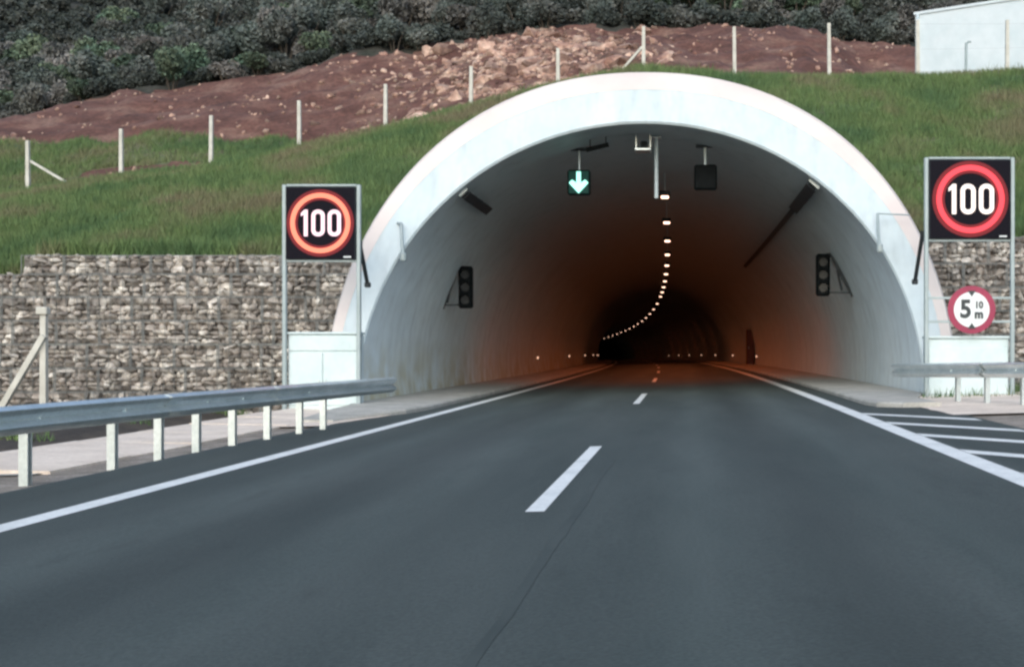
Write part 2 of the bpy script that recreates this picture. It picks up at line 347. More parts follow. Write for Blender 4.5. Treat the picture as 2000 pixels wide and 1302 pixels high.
def hz(X, Y):                                         # bilinear look-up of the sheet
    i = int(np.clip(np.searchsorted(ys, Y) - 1, 0, len(ys) - 2)); j = int(np.clip(np.searchsorted(xs, X) - 1, 0, len(xs) - 2))
    u = (Y - ys[i]) / (ys[i+1] - ys[i]); v = (X - xs[j]) / (xs[j+1] - xs[j])
    return (HZ[i, j] * (1-u) + HZ[i+1, j] * u) * (1-v) + (HZ[i, j+1] * (1-u) + HZ[i+1, j+1] * u) * v
SZ = 0.65; IA, IB = 6.25, 5.95; OA, OB, ON = 7.05, 7.35, 2.15    # inner ellipse, outer collar curve
def in_x(z): return IA * math.sqrt(max(0.0, 1 - ((z - SZ) / IB) ** 2))
def in_z(x): return SZ + IB * math.sqrt(max(0.0, 1 - (x / IA) ** 2))
def out_r(x, z): return (abs(x / OA) ** ON + abs((z - SZ) / OB) ** ON) ** (1 / ON)     # < 1 inside the collar
def out_x(z, g=0.0): return (OA + g) * max(0.0, 1 - abs((z - SZ) / (OB + g)) ** ON) ** (1 / ON)
faces = {0: [], 1: [], 2: []}; nx = len(xs)
for i in range(len(ys) - 1):
    for j in range(nx - 1):
        xm, ym = (xs[j] + xs[j+1]) / 2, (ys[i] + ys[i+1]) / 2
        if ym < 50:
            cx = CX + bend(ym)
            if all(out_r(xs[j+a] - cx, HZ[i+b, j+a]) < 0.985 for a in (0, 1) for b in (0, 1)): continue
        faces[zone(xm, ym)].append((i*nx+j, i*nx+j+1, (i+1)*nx+j+1, (i+1)*nx+j))
allv = np.array([(xs[j], ys[i], HZ[i, j]) for i in range(len(ys)) for j in range(nx)], np.float32)
for k, (nm, m) in enumerate((('grass_bank', grass_soil), ('red_soil_cut', red_m), ('scrub_hillside', scrub_soil))):
    f = np.array(faces[k]); used, inv = np.unique(f.ravel(), return_inverse=True)
    o = bpy.data.objects.new(nm, raw_mesh(nm, allv[used], inv.reshape(f.shape), m, True)); C.objects.link(o); struct(o)

# ------------------------------------------------------------------ flat ground in front of the hill
def ground_z(X, Y):
    z = gz(X, Y) - 0.10
    if X < -8.3: z = -0.30 - 0.45 * smooth(8.3, 9.2, -X) + 0.35 * smooth(9.6, 12, -X)
    if X > 6: z += 0.06
    n = noise.fractal(Vector((X * 0.5, Y * 0.5, 0)), 1.0, 2.0, 3)
    return z + (0.05 * n if (X < -8.4 or X > 7.5) else 0)
gx = [-900, -300, -100, -50] + frange(-30, -6, 0.4) + [-5, 0, 4] + frange(5, 16, 0.5) + [30, 60, 120, 300, 900]
gy = [-600, -200, -60, -20] + frange(-8, 31.5, 0.6)
b = MB(); n = len(gx)
b.add([(x, y, ground_z(x, y)) for y in gy for x in gx], [(i*n+j, i*n+j+1, (i+1)*n+j+1, (i+1)*n+j) for i in range(len(gy)-1) for j in range(n-1)])
struct(b.build('ground', soil, smooth=True, fixn=False))
for sgn in (-1, 1):                                    # the land beyond the hill sheet, out to the horizon
    pass

# road, verges, markings
Yroad = frange(-14, 60, 2) + frange(64, 420, 6)
struct(strip('road', lambda Y: [-6.2 + bend(Y), -3 + bend(Y), 0 + bend(Y), 4.35 + bend(Y)], Yroad, asphalt))
def jag(x, Y, a=0.10): return x + a * noise.noise(Vector((Y * 1.3, x, 0))) + 0.05 * noise.noise(Vector((Y * 5, x, 2)))
strip('gravel_verge', lambda Y: [jag(-8.4, Y, .2), -7.4, -6.6, -6.0], frange(-14, 27, 0.3), gravel, -0.03)
strip('gravel_verge', lambda Y: [4.2, 5, 6, jag(9.5, Y, .3)], frange(-14, 27.3, 0.3), gravel, -0.03)
strip('edge_line', lambda Y: [-4.97 + bend(Y), -4.74 + bend(Y)], frange(-14, 60, 2) + frange(64, 420, 6), paint, 0.004)
strip('edge_line', lambda Y: [2.62 + bend(Y), 2.87 + bend(Y)], frange(-14, 60, 2) + frange(64, 420, 6), paint, 0.004)
for k in range(-1, 14):
    y0 = 8.85 + 17.25 * k
    strip('lane_dash', lambda Y: [-1.18 + bend(Y), -1.04 + bend(Y)], frange(y0, y0 + 5.9, 1.5), paint, 0.004)
for k in range(8):                                     # hatched shoulder beside the right edge line
    y0 = 20.2 - 2.45 * k; b = MB()
    p = [(2.88, y0 + 0.25), (2.88, y0 - 0.25), (4.25, y0 - 2.45), (4.25, y0 - 1.95)]
    b.add([(x, y, gz(x, y) + 0.004) for x, y in p], [(0, 1, 2, 3)]); struct(b.build('hatch_stripe', paint, fixn=False))

b = MB(); Ys = frange(-2, 13, .35); vs_ = []
for Y in Ys:
    x = -0.80 + .02 * noise.noise(Vector((Y * .5, 0, 4))) + .02 * noise.noise(Vector((Y * 2, 3, 4))); wd = .028 + .012 * noise.noise(Vector((Y * .9, 8, 4)))
    vs_ += [(x - wd, Y, gz(x, Y) + .003), (x + wd, Y, gz(x, Y) + .003)]
b.add(vs_, [(2*i, 2*i+1, 2*i+3, 2*i+2) for i in range(len(Ys)-1)])
struct(b.build('sealed_seam', mat('bitumen_seal', (0.034, 0.045, 0.042), (0.050, 0.062, 0.058), 0.9, 0.8), fixn=False))
# pale concrete gutter slabs under and behind the left rail
g = MB(); gy0 = 13.4
gut = struct(MB().add([(-8.05, y, gz(-8, y) - 0.012) for y in (13, 27)] + [(-6.95, y, gz(-7, y) - 0.012) for y in (27, 13)], [(0, 1, 2, 3)]).build('concrete_gutter', conc, fixn=False))
slab = None
for k in range(7):
    y0 = 13.2 + k * 1.95; z0 = gz(-7.5, y0)
    if slab is None:
        q = MB().add([(-1.05, 0, -.1), (.62, 0, -.1), (.62, 1.93, -.1), (-1.05, 1.93, -.1), (-1.05, .0, .06), (.62, 0, .02), (.62, 1.93, .02), (-1.05, 1.93, .06)],
                 [(0,3,2,1),(4,5,6,7),(0,1,5,4),(1,2,6,5),(2,3,7,6),(3,0,4,7)])
        tmp = q.build('slab', pale_conc, gut, base=(0, 0, 0)); slab = tmp.data; tmp.location = (-7.48, y0, z0)
    else: shared('slab', slab, gut, (-7.48 + random.uniform(-.02, .02), y0, z0 + random.uniform(-.012, .012)), (0, random.uniform(-.01, .01), random.uniform(-.008, .008)))

# aprons and walkways (raised kerbs that run into the tunnel)
def walkway(name, side, m):
    b = MB(); rows = []
    for Y in [21.9, 22.4, 23.2, 24.2, 25.4] + frange(26.8, 60, 2) + frange(64, 420, 6):
        if side < 0:
            e = -5.42 - 0.9 * (1 - smooth(21.9, 25.0, Y)); wl = -7.0 - 0.33 * smooth(25, 27, Y)
        else:
            e = 3.33 + 0.5 * (1 - smooth(21.9, 22.6, Y)); wl = 4.5 + 0.62 * smooth(24, 27, Y)
        e += bend(Y); wl += bend(Y)
        h = 0.03 + 0.07 * smooth(21.9, 24.5, Y) if side < 0 else 0.09
        c = 0.03 * (1 if side > 0 else -1)
        rows.append([(e, Y, gz(e, Y) - .05), (e, Y, gz(e, Y) + h - .03), (e + c, Y, gz(e, Y) + h), (e + c * 6, Y, gz(e, Y) + h + .003), (wl, Y, gz(e, Y) + h + .01), (wl, Y, gz(e, Y) - .05)])
    n = 6; vs = [v for r in rows for v in r]
    fs = [(i*n+j, i*n+j+1, (i+1)*n+j+1, (i+1)*n+j) for i in range(len(rows)-1) for j in range(n-1)] + [tuple(range(n))]
    b.add(vs, fs); return struct(b.build(name, m))
walkway('left_walkway', -1, conc); walkway('right_walkway', 1, conc)
strip('concrete_apron', lambda Y: [-8.6, -7, jag(-5.75 - 0.35 * (1 - smooth(21, 24, Y)), Y, .08)], frange(20.6, 27, 0.4), pale_conc, 0.006)
strip('concrete_apron', lambda Y: [jag(4.15, Y, .08), 5, 6, jag(7.6, Y, .2)], frange(19.3, 27.2, 0.4), pale_conc, 0.006)

# ------------------------------------------------------------------ tunnel
tun = thing('road_tunnel', 'white concrete arched road tunnel mouth set into the grassy hillside', 'tunnel', (CX, 27, 0))
NA = 72; A0 = -0.16
ang = [A0 + (math.pi - 2 * A0) * k / NA for k in range(NA + 1)]
def sgp(v, p): return math.copysign(abs(v) ** p, v)
def sect(a, t):                                        # t = 0 inner ellipse ... 1 outer collar curve
    ix, iz = IA * math.cos(a), IB * math.sin(a)
    ox, oz = OA * sgp(math.cos(a), 2 / ON), OB * sgp(math.sin(a), 2 / ON)
    return ix * (1 - t) + ox * t, iz * (1 - t) + oz * t
LEAN = 0.42
def Yf_(z): return 27.0 + LEAN * max(0.0, z)
def ringpt(a, t, Y, inset=0.0):
    x, z = sect(a, t); k = 1 - inset / 6.2
    return (CX + bend(Y) + x * k, Y, SZ - drop(Y) + z * k)
def facept(a, t, dy=0.0):
    x, z = sect(a, t); Y = Yf_(SZ + z) + dy
    return (CX + bend(Y) + x, Y, SZ + z)
def loft(rows, name, m, smooth_=True):
    b = MB(); n = len(rows[0]); vs = [v for r in rows for v in r]
    b.add(vs, [(i*n+j, i*n+j+1, (i+1)*n+j+1, (i+1)*n+j) for i in range(len(rows)-1) for j in range(n-1)])
    return b.build(name, m, tun, smooth=smooth_, fixn=False)
rows = [[facept(a, 0, .06) for a in ang]]
def mixp(a, t): return tuple(Vector(facept(a, 0, .06)) * (1 - t) + Vector(ringpt(a, 0, 36)) * t)
for t in (0.25, 0.5, 0.75): rows.append([mixp(a, t) for a in ang])
for Y in frange(36, 60, 3) + frange(65, 420, 5): rows.append([ringpt(a, 0, Y) for a in ang])
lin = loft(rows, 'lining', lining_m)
end = MB(); end.add([ringpt(a, .02, 420) for a in ang], [tuple(range(NA + 1))]); end.build('end_wall', lining_m, tun)
loft([[facept(a, 1, .16) for a in ang], [facept(a, .93, .03) for a in ang], [facept(a, .64, 0) for a in ang]], 'rim', lip_conc)
loft([[facept(a, .64, .004) for a in ang], [facept(a, .60, .02) for a in ang], [facept(a, .04, .0) for a in ang], [facept(a, 0, .06) for a in ang]], 'portal_face', white_conc)
loft([[facept(a, 1, .16) for a in ang], [ringpt(a, 1, 33) for a in ang], [ringpt(a, 1, 46) for a in ang]], 'outer_shell', white_conc)
for Y in frange(40, 88, 12):                           # ring joints of the cast lining, slightly proud seals
    rr = [[ringpt(a, 0, Y, .004) for a in ang], [ringpt(a, 0, Y + .03, .012) for a in ang], [ringpt(a, 0, Y + .06, .012) for a in ang], [ringpt(a, 0, Y + .08, .004) for a in ang]]
    loft(rr, 'ring_joint', lining_m)

# cable trays on the vault
def tray(a, Y0, Y1, wd, label):
    t = thing('cable_tray', label, 'cable tray', ringpt(a, 0, Y0, .1), 'cable trays on the tunnel vault')
    n = 8; b = MB()
    P = [Vector(ringpt(a, 0, Y0 + (Y1 - Y0) * k / n, .10)) for k in range(n + 1)]
    tx = Vector((-math.sin(a), 0, math.cos(a))); nr = Vector((math.cos(a), 0, math.sin(a)))
    prof = [(-wd/2, .05), (-wd/2, -.05), (wd/2, -.05), (wd/2, .05), (wd/2 - .01, .05), (wd/2 - .01, -.04), (-wd/2 + .01, -.04), (-wd/2 + .01, .05)]
    vs = [p + tx * u + nr * v for p in P for u, v in prof]; m = len(prof)
    b.add(vs, [(i*m+j, i*m+(j+1) % m, (i+1)*m+(j+1) % m, (i+1)*m+j) for i in range(n) for j in range(m)] + [tuple(range(m)), tuple(n*m + j for j in range(m))])
    b.build('trough', dark_steel, t)
    c = MB()
    for k in range(4): c.tube([p + tx * (wd * (-.3 + .2 * k)) + nr * -.01 for p in P], .02, 6)
    c.build('cables', black_plastic, t)
    for k in range(0, n + 1, 2):
        MB().bar(P[k] + nr * .04, P[k] + nr * .12, .04, wd * 1.05).build('bracket', galv, t)
a_r = math.atan2((5.0 - SZ) / IB, (2.95 - CX) / IA); a_l = math.pi - math.atan2((4.87 - SZ) / IB, 4.32 / IA)
tray(a_r, 29.6, 34.5, .30, 'wide dark cable tray high on the right side of the vault')
tray(a_r, 34.6, 58, .16, 'thin dark cable tray continuing deep into the tunnel vault')
tray(a_l, 29.5, 33.0, .24, 'short dark cable tray high on the left side of the vault')

# luminaires hung along the crown
def luminaire(Y, lit):
    z = 5.92 - drop(Y); x = -0.66 + bend(Y); ceil = in_z(x - CX - bend(Y)) - drop(Y)
    t = thing('tunnel_lamp', 'glowing warm lamp hung from the tunnel crown in a long row', 'lamp', (x, Y, z), 'lamps along the tunnel crown')
    MB().cbox((x, Y, z), (.34, .62, .14), .03).build('housing', dark_steel, t)
    MB().cbox((x, Y, z - .095), (.23, .30, .05), .02).build('lens', lamp_lens, t)
    MB().tube([(x, Y, z + .06), (x, Y, ceil + .02)], .02, 6).build('hanger', galv, t)
    if lit:
        l = bpy.data.lights.new('lamp_light', 'SPOT'); l.energy = 560 if Y < 80 else 350 if Y < 105 else 90 if Y < 200 else 40; l.color = (1.0, .20, .06); l.spot_size = R(136 if Y < 105 else 165); l.spot_blend = .8 if Y < 105 else 1.0; l.shadow_soft_size = .15
        lo = bpy.data.objects.new('lamp_light', l); C.objects.link(lo); lo.parent = t; lo.location = (0, 0, -.14)
Y = 38.0; k = 0
while Y < 330:
    luminaire(Y, 44 < Y < 300); Y += 7.7 if Y < 105 else 15.4; k += 1

# wall markers (small lit studs) and emergency recess door
for side in (-1, 1):
    for k in range(7):
        Y = (78 if side > 0 else 62) + 22 * k; wx = CX + bend(Y) + side * 6.2
        z = gz(CX + bend(Y), Y) + .74
        t = thing('wall_marker', 'small glowing marker low on the tunnel wall ' + ('that carries the dark red cabinet' if side > 0 else 'opposite the dark red cabinet'), 'marker', (wx, Y, z), 'markers on the cabinet side wall' if side > 0 else 'markers on the wall opposite the cabinet')
        MB().cbox((wx - side * .05, Y, z), (.12, .06, .16), .015).build('case', dark_steel, t)
        MB().cbox((wx - side * .06, Y - .036, z), (.08, .016, .12), .005).build('lens', marker_lens, t)
Yd = 80.5; xd = CX + bend(Yd) + 6.0
t = thing('emergency_cabinet', 'tall dark red emergency cabinet on the tunnel wall past the lamps', 'cabinet', (xd, Yd, gz(xd, Yd)))
MB().cbox((xd - .05, Yd, gz(xd, Yd) + 1.2), (.5, .8, 2.3), .03).build('case', door_m, t)
MB().cbox((xd - .05, Yd - .415, gz(xd, Yd) + 1.2), (.38, .03, 2.05), .01).build('door', door_m, t)
MB().cbox((xd - .18, Yd - .44, gz(xd, Yd) + 1.15), (.03, .03, .16), .01).build('handle', galv, t)

# traffic signals on hinged wall frames
def traffic_signal(side):
    Y = 35.6; c = px(1607 if side > 0 else 910, 537 if side > 0 else 561, Y)
    wx = CX + bend(Y) + side * in_x(c.z)
    t = thing('traffic_signal', 'unlit black three-lens signal on the %s tunnel wall, %s' % (('right', 'beside the thick cable tray') if side > 0 else ('left', 'opposite the bracketed one')), 'traffic light', c)
    if side > 0: t['label'] = 'unlit three-lens traffic signal on a slanted bracket, right tunnel wall'
    else: t['label'] = 'unlit black traffic signal on the left tunnel wall above the walkway'
    MB().cbox(c, (.40, .26, 1.22), .05).build('housing', black_plastic, t)
    for k in (-1, 0, 1):
        p = c + Vector((0, -.14, k * .37))
        MB().disc_y(p, .125, .03, 20).build('lens', lens_dark, t)
        v = MB(); n = 10; r = .15                              # visor: a half tube over the lens
        vs = []
        for j in range(n + 1):
            a = math.pi * (0.0 + j / n)
            vs += [p + Vector((math.cos(a) * r, 0.02, math.sin(a) * r)), p + Vector((math.cos(a) * r, -.16, math.sin(a) * r))]
        v.add(vs, [(2*j, 2*j+1, 2*j+3, 2*j+2) for j in range(n)])
        o = v.build('visor', black_plastic, t); s = o.modifiers.new('s', 'SOLIDIFY'); s.thickness = .008
    f = MB(); top = c + Vector((side * .22, .05, .62)); low = Vector((wx + side * .25, Y, c.z - .62))
    f.bar(top, low, .05, .10); f.build('slanted_arm', dark_steel, t)
    f = MB(); f.bar(c + Vector((side * .1, .1, .60)), top, .05, .05); f.bar(c + Vector((side * .15, .1, -.5)), low + Vector((0, 0, .1)), .04, .04)
    f.build('wall_bracket', dark_steel, t)
    f = MB(); f.bar(c + Vector((side * .42, .03, .15)), c + Vector((side * .56, .03, -.45)), .12, .05); f.build('backing_plate', dark_steel, t)
traffic_signal(-1); traffic_signal(1)

# lane signals over each lane
def poly_y(b, pts, c, th, mi=0):
    c = Vector(c); b.prism(pts, lambda p: c + Vector((p[0], -th/2, p[1])), lambda p: c + Vector((p[0], th/2, p[1])), mi)
def lane_signal(xp, yp, lit, label):
    Y = 32.0; c = px(xp, yp, Y); ceil = in_z(c.x - CX)
    t = thing('lane_signal', label, 'lane signal', c)
    MB().cbox(c, (.60, .22, .66), .05).build('housing', black_plastic, t)
    MB().cbox(c + Vector((0, -.118, 0)), (.52, .02, .58), .01).build('display', led_greendim if lit else black_plastic, t)
    h = MB(); h.tube([c + Vector((0, 0, .3)), (c.x, Y, ceil + .03)], .045 if not lit else .03, 8); h.build('hanger', galv, t)
    MB().cbox((c.x, Y, ceil - .03), (.5, .14, .06), .01).build('ceiling_plate', dark_steel, t)
    if lit:
        b = MB(); f = c + Vector((0, -.137, 0))
        poly_y(b, [(-.055, .27), (.055, .27), (.055, -.02), (.17, .06), (.25, -.02), (0, -.29), (-.25, -.02), (-.17, .06), (-.055, -.02)][::-1], f, .012)
        b.build('arrow', led_green, t)
lane_signal(1131, 357, True, 'lane signal with a lit green down arrow under the tunnel crown')
lane_signal(1378, 347, False, 'dark unlit lane signal hanging on a pale stem inside the tunnel')
# dark junction box bar beside the lit signal
c = px(1168, 287, 31.2); t = thing('junction_bar', 'thin dark equipment bar on the vault above the green arrow signal', 'equipment', c)
MB().bar(c + Vector((-.3, 0, -.08)), c + Vector((.27, 0, .06)), .12, .10).build('bar', black_plastic, t)
for s_ in (-.2, .2): MB().bar(c + Vector((s_, 0, s_ * .24)), c + Vector((s_, 0, .45)), .03, .03).build('stem', dark_steel, t)
# white pipe with camera bracket at the crown
c = px(1282, 330, 31.6); t = thing('hanging_mast', 'slim white pipe hanging from the tunnel crown beside the first lamp', 'pipe', c)
MB().tube([(c.x, 31.6, 6.6), (c.x, 31.6, c.z - .75)], .05, 12).build('pipe', white_conc, t, smooth=True)
MB().cbox((c.x, 31.6, 6.56), (.26, .26, .04), .01).build('flange', galv, t)
c2 = px(1256, 288, 31.2); t = thing('ceiling_camera', 'small grey camera box under a bracket at the tunnel crown', 'camera', c2)
MB().cbox(c2 + Vector((0, 0, -.08)), (.42, .5, .07), .02).build('shelf', galv, t)
MB().cbox(c2 + Vector((.03, -.02, .05)), (.18, .42, .16), .03).build('body', dark_steel, t)
MB().disc_y(c2 + Vector((.03, -.24, .05)), .06, .03, 16).build('lens', black_plastic, t)
for s_ in (-.18, .18): MB().bar(c2 + Vector((s_, .1, -.08)), c2 + Vector((s_, .1, .36)), .03, .03).build('bracket', galv, t)

# pipes on the portal face
def portal_pipe(side):
    if side < 0: P = [px(784, 437, 28.5), px(785, 470, 28.3), px(788, 502, 28.2)]; q = px(776, 436, 28.75)
    else: P = [px(1714, 417, 28.5), px(1715, 450, 28.35), px(1718, 485, 28.2)]; q = px(1776, 420, 28.5)
    t = thing('portal_pipe', 'thin bent grey pipe on the %s side of the white portal face' % ('left' if side < 0 else 'right'), 'pipe', P[2])
    MB().tube(P, .035, 10).build('pipe', grey_steel, t, smooth=True)
    MB().tube([P[0], (P[0] + q) / 2, q], .03 if side < 0 else .018, 8).build('elbow', grey_steel, t, smooth=True)
    MB().cbox(P[2], (.14, .14, .2), .03).build('end_box', grey_steel, t)
portal_pipe(-1); portal_pipe(1)

# ------------------------------------------------------------------ gabion walls
def rock_variants(n, m, seed, flat=1.0, name='stone', pts=13):
    r = random.Random(seed); out = []
    for k in range(n):
        bm = bmesh.new()
        for i in range(pts):
            v = Vector((r.gauss(0, 1), r.gauss(0, 1), r.gauss(0, 1))).normalized()
            v = Vector((max(-.42, min(.42, v.x * .6)), v.y * .5, max(-.42, min(.42, v.z * .6 * flat)))) * r.uniform(.9, 1.1)
            bm.verts.new(v)
        h = bmesh.ops.convex_hull(bm, input=bm.verts)
        bmesh.ops.delete(bm, geom=[g_ for g_ in h['geom_interior'] if isinstance(g_, bmesh.types.BMVert)], context='VERTS')
        bmesh.ops.triangulate(bm, faces=bm.faces)
        ms = bpy.data.meshes.new(name); bm.to_mesh(ms); bm.free(); ms.materials.append(m)
        out.append(ms)
    return out
def mesh_arrays(ms):
    v = np.zeros(len(ms.vertices) * 3, np.float32); ms.vertices.foreach_get('co', v)
    f = np.array([p.vertices[:] for p in ms.polygons], np.int32)
    return v.reshape(-1, 3), f
def join_instances(name, inst, variants, m, parent=None, base=(0, 0, 0), smooth=False):
    arr = [mesh_arrays(q) for q in variants]; V = []; Fa = []; off = 0
    for k, M in inst:
        v, f = arr[k]; Mn = np.array(M)
        V.append(v @ Mn[:3, :3].T + Mn[:3, 3] - np.array(base)); Fa.append(f + off); off += len(v)
    o = bpy.data.objects.new(name, raw_mesh(name, np.concatenate(V), np.concatenate(Fa), m, smooth)); C.objects.link(o)
    if parent: o.parent = parent
    BASE[o.name] = Vector(base)
    return o
stones = rock_variants(12, stone_m, 5, pts=14)
def gabion(name, label, X0, X1, rowz, Y, lim, seed, vis):
    r = random.Random(seed); base = Vector(((X0 + X1) / 2, Y, rowz[0]))
    t = thing(name, label, 'gabion wall', base)
    inst = []; nb = 0
    def edge(z0, z1):                                   # keep clear of the tunnel shell
        zz = min(max(SZ, z0), z1); return out_x(zz, .03)
    cm = MB()
    for i in range(len(rowz) - 1):
        z0, z1 = rowz[i], rowz[i+1]
        a, bb = X0, X1
        st = 0.035 * i                                   # each course steps back a little
        if lim < 0: bb = min(X1, CX - edge(z0, z1) + .25)
        else: a = max(X0, CX + edge(z0, z1) - .25)
        if callable(vis): a = max(a, vis(i))
        cm.box(((a + bb) / 2, Y + .55 + st, (z0 + z1) / 2), (bb - a, .8, z1 - z0 - .012))
        x = a + (.3 if i % 2 else 0)
        while x < bb - .05:                              # baskets 1.1 m long
            x1 = min(x + 1.1, bb)
            f = MB()
            for zz in (z0 + .015, z1 - .015): f.bar((x + .02, Y - .035 + st, zz), (x1 - .02, Y - .035 + st, zz), .014, .014)
            for q in np.linspace(x + .02, x1 - .02, 5): f.bar((q, Y - .03 + st, z0 + .01), (q, Y - .03 + st, z1 - .01), .006 if q not in (x + .02, x1 - .02) else .02, .012)
            for zz in np.linspace(z0, z1, 5)[1:-1]: f.bar((x + .02, Y - .026 + st, zz), (x1 - .02, Y - .026 + st, zz), .005, .005)
            f.build('basket_wire', wire_m, t, fixn=False)
            x = x1
        # rubble: short irregular courses inside each row
        z = z0 + .015
        while z < z1 - .05:
            hh = min(r.uniform(.085, .17), z1 - z - .01)
            if z1 - z - hh < .07: hh = z1 - z - .01
            x = a + r.uniform(0, .1)
            while x < bb:
                wd = r.choice((.10, .13, .16, .19, .24, .32)) * r.uniform(.85, 1.15)
                h2 = hh * r.uniform(.85, 1.1); cz = z + hh / 2
                if out_r(x + wd/2 - CX, cz) > 1.003:
                    rot = (r.uniform(-.4, .4), r.uniform(-.22, .22), r.uniform(-.5, .5))
                    inst.append((r.randrange(12), Vector((x + wd / 2, Y + .13 + st + r.uniform(-.03, .05), cz + r.uniform(-.01, .01))), rot, (wd * 1.42, .36, h2 * 1.5), wd * h2))
                x += wd
            z += hh
    cm.build('core', core_m, t)
    inst.sort(key=lambda q: -q[4] * (1 if -18.2 < q[1].x < 9 else .01))
    for k, p, rot, s, a_ in inst[:298]: shared('stone', stones[k], t, p, rot, s)
    rest = inst[298:]
    if rest:
        from mathutils import Euler
        o = join_instances('stone_fill', [(k, Matrix.LocRotScale(p, Euler(rot), Vector(s))) for k, p, rot, s, a_ in rest], stones, stone_m, t, base); o['kind'] = 'stuff'
lz = [-.55, .05, .65, 1.25, 1.85, 2.45, 3.03, 3.52]
gabion('gabion_wall', 'stepped grey rubble gabion wall left of the tunnel below the green bank', -24, -7.2, lz, 31.0, -1, 3, lambda i: -16.95 if i == 6 else -24)
gabion('gabion_wall', 'grey rubble gabion wall behind the taller red-ringed sign and round sign', 5.0, 12.5, [-.3, .3, .9, 1.5, 2.1, 2.7, 3.3, 3.98], 31.0, 1, 4, None)

# ------------------------------------------------------------------ guard rails
BH = .138
WPROF = [(0, -.138), (.018, -.138), (.095, -.078), (.100, -.062), (.020, -.006), (.020, .004), (.100, .090), (.102, .104), (.030, .136), (0, .138)]
def guard_rail(label, path, ztop, posts, side, cat='guard rail'):
    t = thing('guard_rail', label, cat, (path[-1][0], path[-1][1], gz(*path[-1])))
    P = [Vector((x, y, 0)) for x, y in path]
    prof = WPROF + [(u - .007, v) for u, v in WPROF[::-1]]
    m = len(prof); rows = []
    for i, p in enumerate(P):
        d = (P[min(i+1, len(P)-1)] - P[max(i-1, 0)]).normalized(); nrm = Vector((d.y, -d.x, 0)) * side
        zc = ztop(p.y) - BH
        rows.append([p + nrm * u + Vector((0, 0, zc + v)) for u, v in prof])
    b = MB(); b.add([v for r_ in rows for v in r_], [(i*m+j, i*m+(j+1) % m, (i+1)*m+(j+1) % m, (i+1)*m+j) for i in range(len(P)-1) for j in range(m)] + [tuple(range(m)), tuple((len(P)-1)*m + j for j in range(m))])
    beam = b.build('beam', galv, t, smooth=True)
    def at(Y):
        return Vector((float(np.interp(Y, [p[1] for p in sorted(path, key=lambda q: q[1])], [p[0] for p in sorted(path, key=lambda q: q[1])])), Y, 0))
    d = (P[-1] - P[0]).normalized(); nrm = Vector((d.y, -d.x, 0)) * side
    d2 = d if d.y > 0 else -d
    for Y in posts:
        p = at(Y); z0 = gz(p.x, Y) - .25; z1 = ztop(Y) - .02
        sp = MB(); sp.cbox(p - nrm * .045 + Vector((0, 0, ztop(Y) - BH)), (.09, .09, .2), .01); sp.build('spacer', galv, t)
        # sigma / C section post
        cs = [(-.045, -.04), (.045, -.04), (.045, -.012), (.038, -.012), (.038, -.033), (-.038, -.033), (-.038, .033), (.038, .033), (.038, .012), (.045, .012), (.045, .04), (-.045, .04)]
        q = p - nrm * .13; bb = MB()
        bb.prism(cs, lambda u: q + nrm * u[0] + d2 * u[1] + Vector((0, 0, z0)), lambda u: q + nrm * u[0] + d2 * u[1] + Vector((0, 0, z1)))
        bb.build('post', galv, t)
        bo = MB(); c = p + nrm * .012 + Vector((0, 0, ztop(Y) - BH)); bo.tube([c - nrm * .01, c + nrm * .02], .02, 8); bo.build('bolt', galv, beam, base=BASE[t.name])
    for Y in posts[1::3]:                                 # beam splice plates
        p = at(Y); rr = []
        for s_ in (-.16, .16):
            q = p + d2 * s_; rr.append([q + nrm * (u + .006) + Vector((0, 0, ztop(Y) - BH + v * 1.0)) for u, v in WPROF])
        n = len(WPROF); sp = MB(); sp.add(rr[0] + rr[1], [(j, j+1, n+j+1, n+j) for j in range(n-1)]); o = sp.build('splice', galv, beam, base=BASE[t.name]); mo = o.modifiers.new('s', 'SOLIDIFY'); mo.thickness = .004
    return t
lp = [(-6.55, -6), (-6.45, 6), (-6.35, 12), (-6.12, 15), (-5.87, 18), (-5.62, 21), (-5.48, 22.7)]
guard_rail('long steel guard rail along the left verge ending at the tunnel apron', lp, lambda Y: gz(-6.2, Y) + .765 + .008 * max(0, min(1, (Y - 12) / 10)), [-2.5, .4, 3.3, 6.2, 9.1, 12.0, 13.56, 14.57, 15.5, 16.5, 17.6, 18.75, 19.7], 1)
rp_ = [(4.28, 25.5), (5.07, 23.5), (5.87, 21.5), (6.5, 19.5), (6.9, 16), (7.0, 8)]
guard_rail('short bluish steel guard rail flaring away in front of the round sign', rp_[::-1], lambda Y: .83 + .08 * smooth(25.5, 21.5, Y) if False else .83 + .02 * (25.5 - max(Y, 20)), [23.57, 22.7, 21.7, 19.6, 17, 14, 11], -1)

# ------------------------------------------------------------------ signs
def digit0(b, cx, cz, wd, h, st, y, th, mi=0):           # condensed zero: a rounded loop
    n = 28; vo = []; vi = []
    def rr(w_, h_, rad):
        out = []
        for k, (sx, sz) in enumerate(((1, 1), (-1, 1), (-1, -1), (1, -1))):
            for j in range(7):
                a = math.pi / 2 * (k + j / 6); out.append((sx * (w_ / 2 - rad) + rad * math.cos(a), sz * (h_ / 2 - rad) + rad * math.sin(a)))
        return out
    o_, i_ = rr(wd, h, wd * .46), rr(wd - 2 * st, h - 2 * st, (wd - 2 * st) * .46)
    m = len(o_); vs = []
    for yy in (-th / 2, th / 2):
        vs += [(cx + u, y + yy, cz + v) for u, v in o_] + [(cx + u, y + yy, cz + v) for u, v in i_]
    fs = []
    for k in range(m):
        k2 = (k + 1) % m
        fs += [(k, k2, m + k2, m + k), (2*m + k, 3*m + k, 3*m + k2, 2*m + k2), (k, 2*m + k, 2*m + k2, k2), (m + k, m + k2, 3*m + k2, 3*m + k)]
    b.add(vs, fs, mi)
